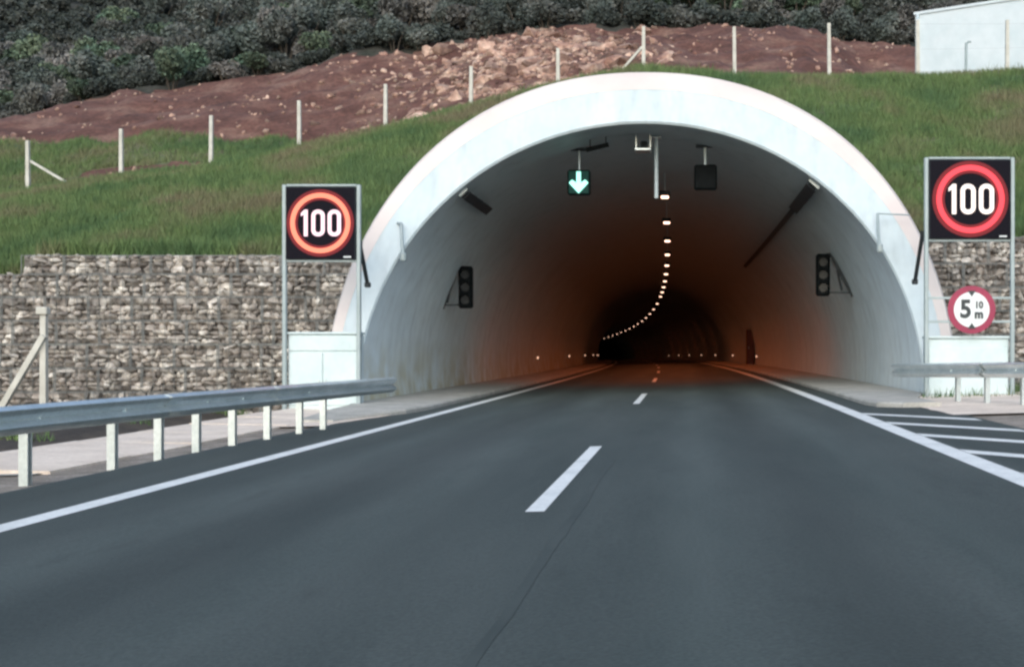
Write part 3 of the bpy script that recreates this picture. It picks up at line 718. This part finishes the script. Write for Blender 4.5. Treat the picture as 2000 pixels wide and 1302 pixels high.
def digit1(b, cx, cz, h, st, y, th):
    w_ = st
    pts = [(-w_ * .1, -h/2), (w_ * .9, -h/2), (w_ * .9, h/2), (w_ * .1, h/2), (-w_ * .9, h/2 - w_ * .95), (-w_ * .9, h/2 - w_ * 1.75), (-w_ * .1, h/2 - w_ * 1.25)]
    poly_y(b, pts[::-1], (cx, y, cz), th)
def text_mesh(s, size, bold=0.0):
    cu = bpy.data.curves.new('glyph', 'FONT'); cu.body = s; cu.size = size; cu.offset = bold; cu.extrude = .004; cu.align_x = 'CENTER'; cu.align_y = 'CENTER'
    o = bpy.data.objects.new('glyph', cu); C.objects.link(o)
    ms = bpy.data.meshes.new_from_object(o.evaluated_get(bpy.context.evaluated_depsgraph_get()))
    bpy.data.objects.remove(o); return ms
def sign_frame(Y, xl, xr, yt, pyt, pyb, label, ringm, digm, cabtop, doors):
    A = px(xl, yt, Y); B = px(xr, yt, Y); zb = gz(A.x, Y) - .1
    t = thing('speed_sign', label, 'sign', ((A.x + B.x) / 2, Y, zb))
    for X in (A.x, B.x): MB().cbox((X, Y, (A.z + zb) / 2), (.085, .10, A.z - zb), .012).build('leg', grey_steel, t)
    MB().cbox(((A.x + B.x) / 2, Y, A.z - .015), (B.x - A.x - .09, .08, .05), .01).build('top_bar', grey_steel, t)
    pt, pb = px(0, pyt, Y).z, px(0, pyb, Y).z; W = B.x - A.x - .10; cx = (A.x + B.x) / 2; cz = (pt + pb) / 2; H = pt - pb
    MB().cbox((cx, Y + .02, cz), (W, .22, H), .015).build('cabinet', dark_steel, t)
    f = Y - .095
    d = MB().cbox((cx, f, cz), (W - .03, .012, H - .03), .004).build('display', led_panel, t)
    r1 = min(W, H) * .43; bz = BASE[t.name]
    MB().ring_y((cx, f - .012, cz), r1 * .76, r1 * 1.12, .006).build('ring_glow', led_glow, d, base=bz)  # added band that stands for the ring's halo, no LEDs of its own
    MB().ring_y((cx, f - .02, cz), r1 * .845, r1, .008).build('ring', ringm, d, base=bz)
    h = r1 * .88; st = h * .14; b = MB(); digit1(b, cx - r1 * .53, cz, h, st, f - .02, .008); b.build('digit', digm, d, base=bz)
    for o_ in (-.07, .47):
        b = MB(); digit0(b, cx + r1 * o_, cz, h * .50, h, st, f - .02, .008); b.build('digit', digm, d, base=bz)
    MB().cbox((B.x - .22, f - .012, pb + .05), (.16, .01, .03), .002).build('maker_plate', sign_white, t)
    lr = MB()
    for zz in (pb - .03,): lr.cbox((cx, Y, zz), (B.x - A.x - .09, .06, .05), .01)
    lr.build('lower_bar', grey_steel, t)
    # white equipment cabinet between the legs
    ct = px(0, cabtop, Y).z
    c_ = thing('equipment_cabinet', label.split('|')[0], 'cabinet', (cx, Y + .3, zb))
    MB().cbox((cx, Y + .33, (ct + zb) / 2), (W + .02, .46, ct - zb), .02).build('case', cab_white, c_)
    MB().cbox((cx, Y + .31, ct + .02), (W + .06, .54, .05), .012).build('lid', cab_white, c_)
    H2 = ct - zb
    if doors == 2:
        zl = px(0, 687, Y).z
        MB().cbox((cx, Y + .085, (ct + zl) / 2), (W - .02, .03, ct - zl - .05), .008).build('upper_panel', cab_white, c_)
        for s_ in (-1, 1):
            dd = MB().cbox((cx + s_ * W / 4, Y + .085, (zl - .02 + zb + .25) / 2), (W / 2 - .025, .03, zl - .02 - zb - .25), .008).build('door', cab_white, c_)
            MB().cbox((cx + s_ * .08, Y + .062, (zl + zb) / 2 + .05), (.02, .02, .12), .005).build('handle', galv, dd, base=BASE[c_.name])
    else:
        dd = MB().cbox((cx, Y + .085, (ct - .2 + zb + .15) / 2), (W - .03, .03, ct - .2 - zb - .15), .008).build('door', cab_white, c_)
        MB().cbox((cx + W * .4, Y + .062, (ct + zb) / 2), (.02, .02, .12), .005).build('handle', galv, dd, base=BASE[c_.name])
    return t, c_, cx
t, c_, _ = sign_frame(26.3, 556, 701, 361, 366, 507, 'lit 100 speed sign with orange-red ring beside the stepped gabion wall', led_orange, led_pink, 652, 2)
c_['label'] = 'white two-door cabinet behind the end of the long guard rail'
t, c_, scx = sign_frame(26.0, 1809, 1977, 308, 313, 467, 'lit 100 speed sign with crimson ring above the round height sign', led_red, led_white, 660, 1)
c_['label'] = 'white single-door cabinet below the round height limit sign'
# round height-limit sign
c = px(1895, 605, 26.05); Yr = 25.93; t = thing('height_limit_sign', 'round red-edged height limit sign reading 5 above the white cabinet', 'sign', c)
c.y = Yr
MB().disc_y(c, .505, .02, 48).build('plate', sign_red, t)
MB().disc_y(c + Vector((0, -.014, 0)), .375, .008, 48).build('white_face', sign_white, t)
for s_ in (1, -1):
    b = MB(); poly_y(b, [(-.085, s_ * .40), (.085, s_ * .40), (0, s_ * .275)][::s_], c + Vector((0, -.022, 0)), .006); b.build('triangle_mark', sign_black, t)
for s, sz, bd, dx, dz, sx in (('5', .52, .018, -.13, 0, .95), ('10', .20, .008, .15, .095, .9), ('m', .25, .013, .15, -.10, .95)):
    ms = text_mesh(s, sz, bd); ms.materials.clear(); ms.materials.append(sign_black)
    o = shared('digit' if s != 'm' else 'letter', ms, t, c + Vector((dx, -.024, dz)), (R(90), 0, 0), (sx, 1, 1))
b = MB()
for dz in (-.25, .25): b.cbox((scx, Yr + .035, c.z + dz), (1.74, .03, .05), .006)
b.build('mounting_rail', grey_steel, t)
# sloping conduits from the sign frames to the portal
for (p0, p1, lab) in ((px(704, 482, 26.5), px(718, 556, 27.15), 'dark sloping conduit from the orange-ringed sign to the portal rim'), (px(1801, 462, 26.2), px(1787, 550, 27.05), 'dark sloping conduit from the crimson-ringed sign to the portal rim')):
    t = thing('cable_conduit', lab, 'conduit', p1)
    MB().tube([p0 + Vector((0, 0, .12)), p0, p1], .045, 10).build('conduit', dark_steel, t, smooth=True)
    MB().cbox(p1, (.12, .14, .12), .02).build('end_box', dark_steel, t)

# ------------------------------------------------------------------ fences
def fpost(t, base, h, lean=0.0, name='post', wd=.145):
    b = MB(); w_ = wd / 2
    poly = [(-w_, -w_), (w_, -w_), (w_, w_), (-w_, w_)]
    top = Vector((base.x + lean * h, base.y, base.z + h))
    b.prism(poly, lambda p: Vector((base.x + p[0], base.y + p[1], base.z - .3)), lambda p: Vector((top.x + p[0] * .85, top.y + p[1] * .85, top.z)))
    return b.build(name, post_conc, t), top
ft = thing('perimeter_fence', 'row of pale concrete fence posts with wire running over the tunnel', 'fence', px(1257, 140, 48))
tops = []
for x_, yb_, yt_ in ((-130, 395, 292), (55, 380, 275), (237, 351, 252), (412, 330, 226), (585, 298, 197), (753, 262, 165), (920, 218, 130), (1090, 176, 95), (1257, 142, 57), (1435, 157, 53), (1620, 158, 46), (1793, 155, 40), (1967, 148, 40), (2140, 143, 36)):
    p = px(x_, yb_, 48); p.z = hz(p.x, 48) ; h = px(x_, yt_, 48).z - p.z
    h = max(1.75, min(2.35, h)) if x_ not in (920, 1090) else h
    o, tp = fpost(ft, p, h, random.uniform(-.012, .012)); tops.append((p, tp))
for a_, b_ in ((px(60, 315, 48), px(150, 368, 48)), (px(1254, 92, 48), px(1205, 148, 48))):
    b = MB(); b.bar(a_, b_, .09, .09); b.build('brace', post_conc, ft)
for fr in (.12, .5, .93):
    b = MB(); b.tube([p + (tp - p) * fr - Vector((0, .06, 0)) for p, tp in tops], .002, 4); b.build('wire', dark_steel, ft)
# near fence end post in front of the gabion wall
Yf = 28.6; p = px(86, 770, Yf); p.z = ground_z(p.x, Yf)
nf = thing('fence_end_post', 'pale concrete fence post with slanted brace before the stepped gabion wall', 'fence post', p)
fpost(nf, p, px(86, 612, Yf).z - p.z, 0, 'post', .15)
b = MB(); b.bar(px(86, 655, Yf - .1), px(4, 795, Yf - .1), .13, .13); b.build('brace', post_conc, nf)
MB().cbox(px(84, 607, Yf - .02), (.26, .2, .18), .02).build('cap', post_conc, nf)
# slim grey pole before the white building
p = px(1886, 152, 50); p.z = hz(p.x, 50); t = thing('grey_pole', 'slim grey pole with a hooked top before the white building', 'pole', p)
top = px(1887, 84, 50)
MB().tube([p - Vector((0, 0, .2)), top], .055, 10).build('pole', grey_steel, t, smooth=True)
MB().tube([top - Vector((0, 0, .06)), top + Vector((.1, 0, .05)), top + Vector((.2, 0, .03))], .04, 8).build('hook', grey_steel, t, smooth=True)

# white service building on the bank
A = Vector((10.15, 55.0)); D = Vector((14.3, 52.4)) - A; D.normalize(); Nn = Vector((-D.y, D.x))
if Nn.y < 0: Nn = -Nn
def bp(u, v, z): q = A + D * u + Nn * v; return Vector((q.x, q.y, z))
zb0, zt0 = 10.8, px(0, 30, 55).z
bt = thing('service_building', 'plain white flat-roofed building on the bank behind the fence', 'building', bp(5, 3, zb0))
def bbox(name, u0, u1, v0, v1, z0, z1, m):
    b = MB(); b.add([bp(u0, v0, z0), bp(u1, v0, z0), bp(u1, v1, z0), bp(u0, v1, z0), bp(u0, v0, z1), bp(u1, v0, z1), bp(u1, v1, z1), bp(u0, v1, z1)],
                   [(0,3,2,1),(4,5,6,7),(0,1,5,4),(1,2,6,5),(2,3,7,6),(3,0,4,7)]); return b.build(name, m, bt)
bbox('wall', 0, 12, 0, 7, zb0, zt0, build_white)
bbox('roof', -.06, 12.06, -.06, 7.06, zt0 + .002, zt0 + .12, grey_steel if False else build_white)
bbox('downpipe', .10, .20, -.09, -.01, zb0 + .3, zt0 - .01, galv)
bbox('plinth', -.03, 12.03, -.03, 7.03, zb0 - .5, zb0 + .9, conc)

# ------------------------------------------------------------------ rock outcrop in the red cut
rocks = rock_variants(10, rock_m, 21, 1.0, 'rock', 16)
rt = thing('rock_outcrop', 'broken tan rock face in the red soil above the tunnel', 'rocks', (-5.5, 64, hz(-5.5, 64)))
r = random.Random(11); cnt = 0
while cnt < 295:
    u = r.uniform(0, 1); xp = 790 + 520 * u; Yk = r.uniform(54, 69.6); X = (xp - VX) * Yk / F
    wgt = math.exp(-((xp - 1020) / 190) ** 2)
    if r.random() > wgt: continue
    s = r.choice((.3, .36, .45, .6, .8, 1.05)) * r.uniform(.8, 1.2)
    shared('rock', rocks[r.randrange(10)], rt, (X, Yk, hz(X, Yk) - s * .2), (r.uniform(-.6, .6), r.uniform(-.3, .3), r.uniform(-3, 3)), (s * 1.5, s * 1.2, s * r.uniform(.6, .95)))
    cnt += 1
inst = []
from mathutils import Euler
while len(inst) < 950:
    Yk = r.uniform(50, 70); X = r.uniform(-34, 22)
    if zone(X, Yk) != 1: continue
    if noise.noise(Vector((X * .25, Yk * .25, 5))) < r.uniform(-.5, .6): continue
    s = r.uniform(.08, .26) * (1.6 if r.random() < .1 else 1)
    inst.append((r.randrange(10), Matrix.LocRotScale(Vector((X, Yk, hz(X, Yk))), Euler((r.uniform(-3, 3), r.uniform(-3, 3), r.uniform(-3, 3))), Vector((s * 1.4, s, s)))))
for _ in range(1500):                                 # rubble bedded into the rock face
    xp = 1010 + r.gauss(0, 150); Yk = r.uniform(53, 69.5); X = (xp - VX) * Yk / F; s = r.uniform(.12, .38)
    if zone(X, Yk) != 1: continue
    inst.append((r.randrange(10), Matrix.LocRotScale(Vector((X, Yk, hz(X, Yk) - s * .1)), Euler((r.uniform(-.7, .7), r.uniform(-.5, .5), r.uniform(-3, 3))), Vector((s * 1.7, s * 1.2, s)))))
stuff(join_instances('loose_stones', inst, rocks, rock_m), 'loose tan stones scattered over the red soil cut', 'stones')

# ------------------------------------------------------------------ grass
def blades(name, pts, hmin, hmax, wd, m, label, per=5):
    n = len(pts); P = np.repeat(np.array(pts, np.float32), per, 0); k = len(P)
    P[:, :2] += rng.normal(0, .07, (k, 2)); h = rng.uniform(hmin, hmax, k); a = rng.uniform(0, 2 * np.pi, k)
    ln = rng.uniform(.15, .75, k) * h; la = rng.uniform(0, 2 * np.pi, k)
    dx, dy = np.cos(a) * wd * .5, np.sin(a) * wd * .5
    z0 = P[:, 2] - .04
    v = np.stack([np.stack([P[:, 0] - dx, P[:, 1] - dy, z0], 1), np.stack([P[:, 0] + dx, P[:, 1] + dy, z0], 1),
                  np.stack([P[:, 0] + np.cos(la) * ln, P[:, 1] + np.sin(la) * ln, P[:, 2] + h], 1)], 1).reshape(-1, 3)
    f = np.arange(k * 3).reshape(-1, 3)
    o = bpy.data.objects.new(name, raw_mesh(name, v, f, m)); C.objects.link(o); return stuff(o, label, 'grass')
pts = []
for _ in range(130000):
    Yk = 31.5 + 28 * random.random() ** 1.15; X = (random.uniform(-140, 2140) - VX) * Yk / F
    if zone(X, Yk): continue
    if Yk < 48 and out_r(X - CX - bend(Yk), hz(X, Yk)) < 1.01: continue
    if noise.noise(Vector((X * .5, Yk * .5, 11))) < -.30 and random.random() < .55: continue
    if A.x - .3 < X and Yk > 51.5: continue
    pts.append((X, Yk, hz(X, Yk)))
blades('bank_grass', pts, .10, .34, .035, grass_m, 'short mixed green and dry grass covering the embankment')
pts = []
for _ in range(2600):
    Yk = 31.7 + 27 * random.random() ** 1.2; X = (random.uniform(-140, 2140) - VX) * Yk / F
    if zone(X, Yk) or out_r(X - CX - bend(Yk), hz(X, Yk)) < 1.02 or noise.noise(Vector((X * .35, Yk * .35, 31))) < .0: continue
    if A.x - .3 < X and Yk > 51.5: continue
    pts.append((X, Yk, hz(X, Yk)))
for _ in range(900):                                   # ragged fringe along the wall tops and the shell
    X = random.choice((random.uniform(-22, -7.6), random.uniform(5.2, 11))); Yk = random.uniform(31.46, 31.9)
    if out_r(X - CX, hz(X, Yk)) > 1.0 and noise.noise(Vector((X * .8, 0, 31))) > -.25: pts.append((X, Yk, hz(X, Yk)))
blades('tall_tufts', pts, .22, .52, .045, grass_m, 'taller rough grass tufts scattered over the embankment', 9)
pts = []
for _ in range(5000):
    X = random.uniform(-22, -10.6); Yk = random.uniform(20, 30.7)
    if noise.noise(Vector((X * .4, Yk * .4, 3))) > .42: pts.append((X, Yk, ground_z(X, Yk)))
for _ in range(700):
    X = random.uniform(7.4, 10); Yk = random.uniform(18, 30.7); pts.append((X, Yk, ground_z(X, Yk)))
for _ in range(40):
    X = random.uniform(4.9, 8.5); Yk = random.uniform(25.2, 26.0); pts.append((X, Yk, gz(X, Yk)))
blades('verge_grass', pts, .06, .26, .03, grass_m, 'weedy grass in the ditch behind the guard rails')

# ------------------------------------------------------------------ scrub on the hill
def bush_mesh(seed, m, nl, leaf, h):
    q = np.random.default_rng(seed); lobes = []
    for k in range(9):
        a = q.uniform(0, 2 * np.pi); d = q.uniform(0, .75); lobes.append((np.cos(a) * d, np.sin(a) * d, q.uniform(.35, .95) * h, q.uniform(.28, .55)))
    V = []
    per = nl // len(lobes)
    for (lx, ly, lz, lr) in lobes:
        d = q.normal(0, 1, (per, 3)); d /= np.linalg.norm(d, axis=1)[:, None]
        rad = lr * q.uniform(.55, 1.12, per) ** .6
        c = d * rad[:, None] * np.array([1, 1, .85]) + np.array([lx, ly, lz])
        u = q.normal(0, 1, (per, 3)); u /= np.linalg.norm(u, axis=1)[:, None]
        w_ = np.cross(u, q.normal(0, 1, (per, 3))); w_ /= np.linalg.norm(w_, axis=1)[:, None]
        s = leaf * q.uniform(.6, 1.4, per)[:, None]
        V.append(np.stack([c - u * s, c + w_ * s * .5, c + u * s, c - w_ * s * .5], 1))
    V = np.concatenate(V).reshape(-1, 3); V[:, 2] = np.maximum(V[:, 2], -.1)
    return raw_mesh('foliage', V, np.arange(len(V)).reshape(-1, 4), m)
mats = [leaf_a, leaf_b, leaf_c, leaf_a, leaf_b, leaf_a]
bushes = [bush_mesh(40 + k, mats[k], 2600, .085, 1.0 + .15 * (k % 3)) for k in range(6)]
stem_b = MB()
for k in range(5):
    a = k * 1.26; stem_b.tube([(0.05 * math.cos(a), .05 * math.sin(a), -.3), (.25 * math.cos(a), .25 * math.sin(a), .4), (.55 * math.cos(a), .5 * math.sin(a), .9)], [.05, .035, .012], 5)
stem_o = stem_b.build('stems', wood_m); stem_mesh = stem_o.data; bpy.data.objects.remove(stem_o)
def bush_label(k, X, Yk):
    what = ('olive', 'grey-brown', 'green')[k] + ' scrub bush '
    row = 'on the upper edge of' if Yk < 73 else 'a few rows above'
    where = 'the tan rock outcrop' if -14 < X < -1.5 else 'the bare red slope over the fence' if X < -14 else 'the red cut before the building' if X < 9 else 'the white building'
    return what + row + ' ' + where
KIND = [0, 1, 2, 0, 1, 0]
cand = []
for _ in range(5200):
    Yk = 69.4 + 60 * random.random() ** 1.5; X = (random.uniform(-160, 2160) - VX) * Yk / F
    z = hz(X, Yk)
    if VY - (z - CAMH) * F / Yk < -90: continue
    if zone(X, Yk) != 2 and Yk > 68: continue
    s = random.uniform(.55, 1.55) * (0.75 if Yk < 72 else 1)
    if any((X - c[0]) ** 2 + (Yk - c[1]) ** 2 < (.52 * (s + c[3])) ** 2 for c in cand): continue
    cand.append((X, Yk, z, s))
cand.sort(key=lambda c: -(c[3] / c[1]) * (1 if -40 < (c[0] * F / c[1] + VX) < 2040 else .01))
for i, (X, Yk, z, s) in enumerate(cand[:290]):
    kk = 0
    nv = noise.noise(Vector((X * .08, Yk * .08, 20)))
    kk = random.choice((0, 3, 5, 0, 2)) if nv < 0.0 else random.choice((1, 4, 0, 2, 5))
    lb = bush_label(KIND[kk], X, Yk); t = thing('scrub_bush', lb, 'bush', (X, Yk, z), 'scrub bushes: ' + lb)
    t.rotation_euler = (0, 0, random.uniform(0, 6.28)); t.scale = (s * 1.15, s * 1.15, s * random.uniform(.7, 1.5))
    for nm, ms in (('foliage', bushes[kk]), ('stems', stem_mesh)):
        o = bpy.data.objects.new(nm, ms); C.objects.link(o); o.parent = t
rest = cand[290:]
lite = [bush_mesh(80 + k, leaf_a, 700, .14, 1.0) for k in range(4)]
inst = [(random.randrange(4), Matrix.LocRotScale(Vector((X, Yk, z)), Euler((0, 0, random.uniform(0, 6.28))), Vector((s * 1.2, s * 1.2, s)))) for X, Yk, z, s in rest[:900]]
if inst: stuff(join_instances('far_scrub', inst, lite, leaf_a), 'dense dark scrub filling the upper hillside', 'scrub')
print('bushes', len(cand), 'stuff', len(inst))
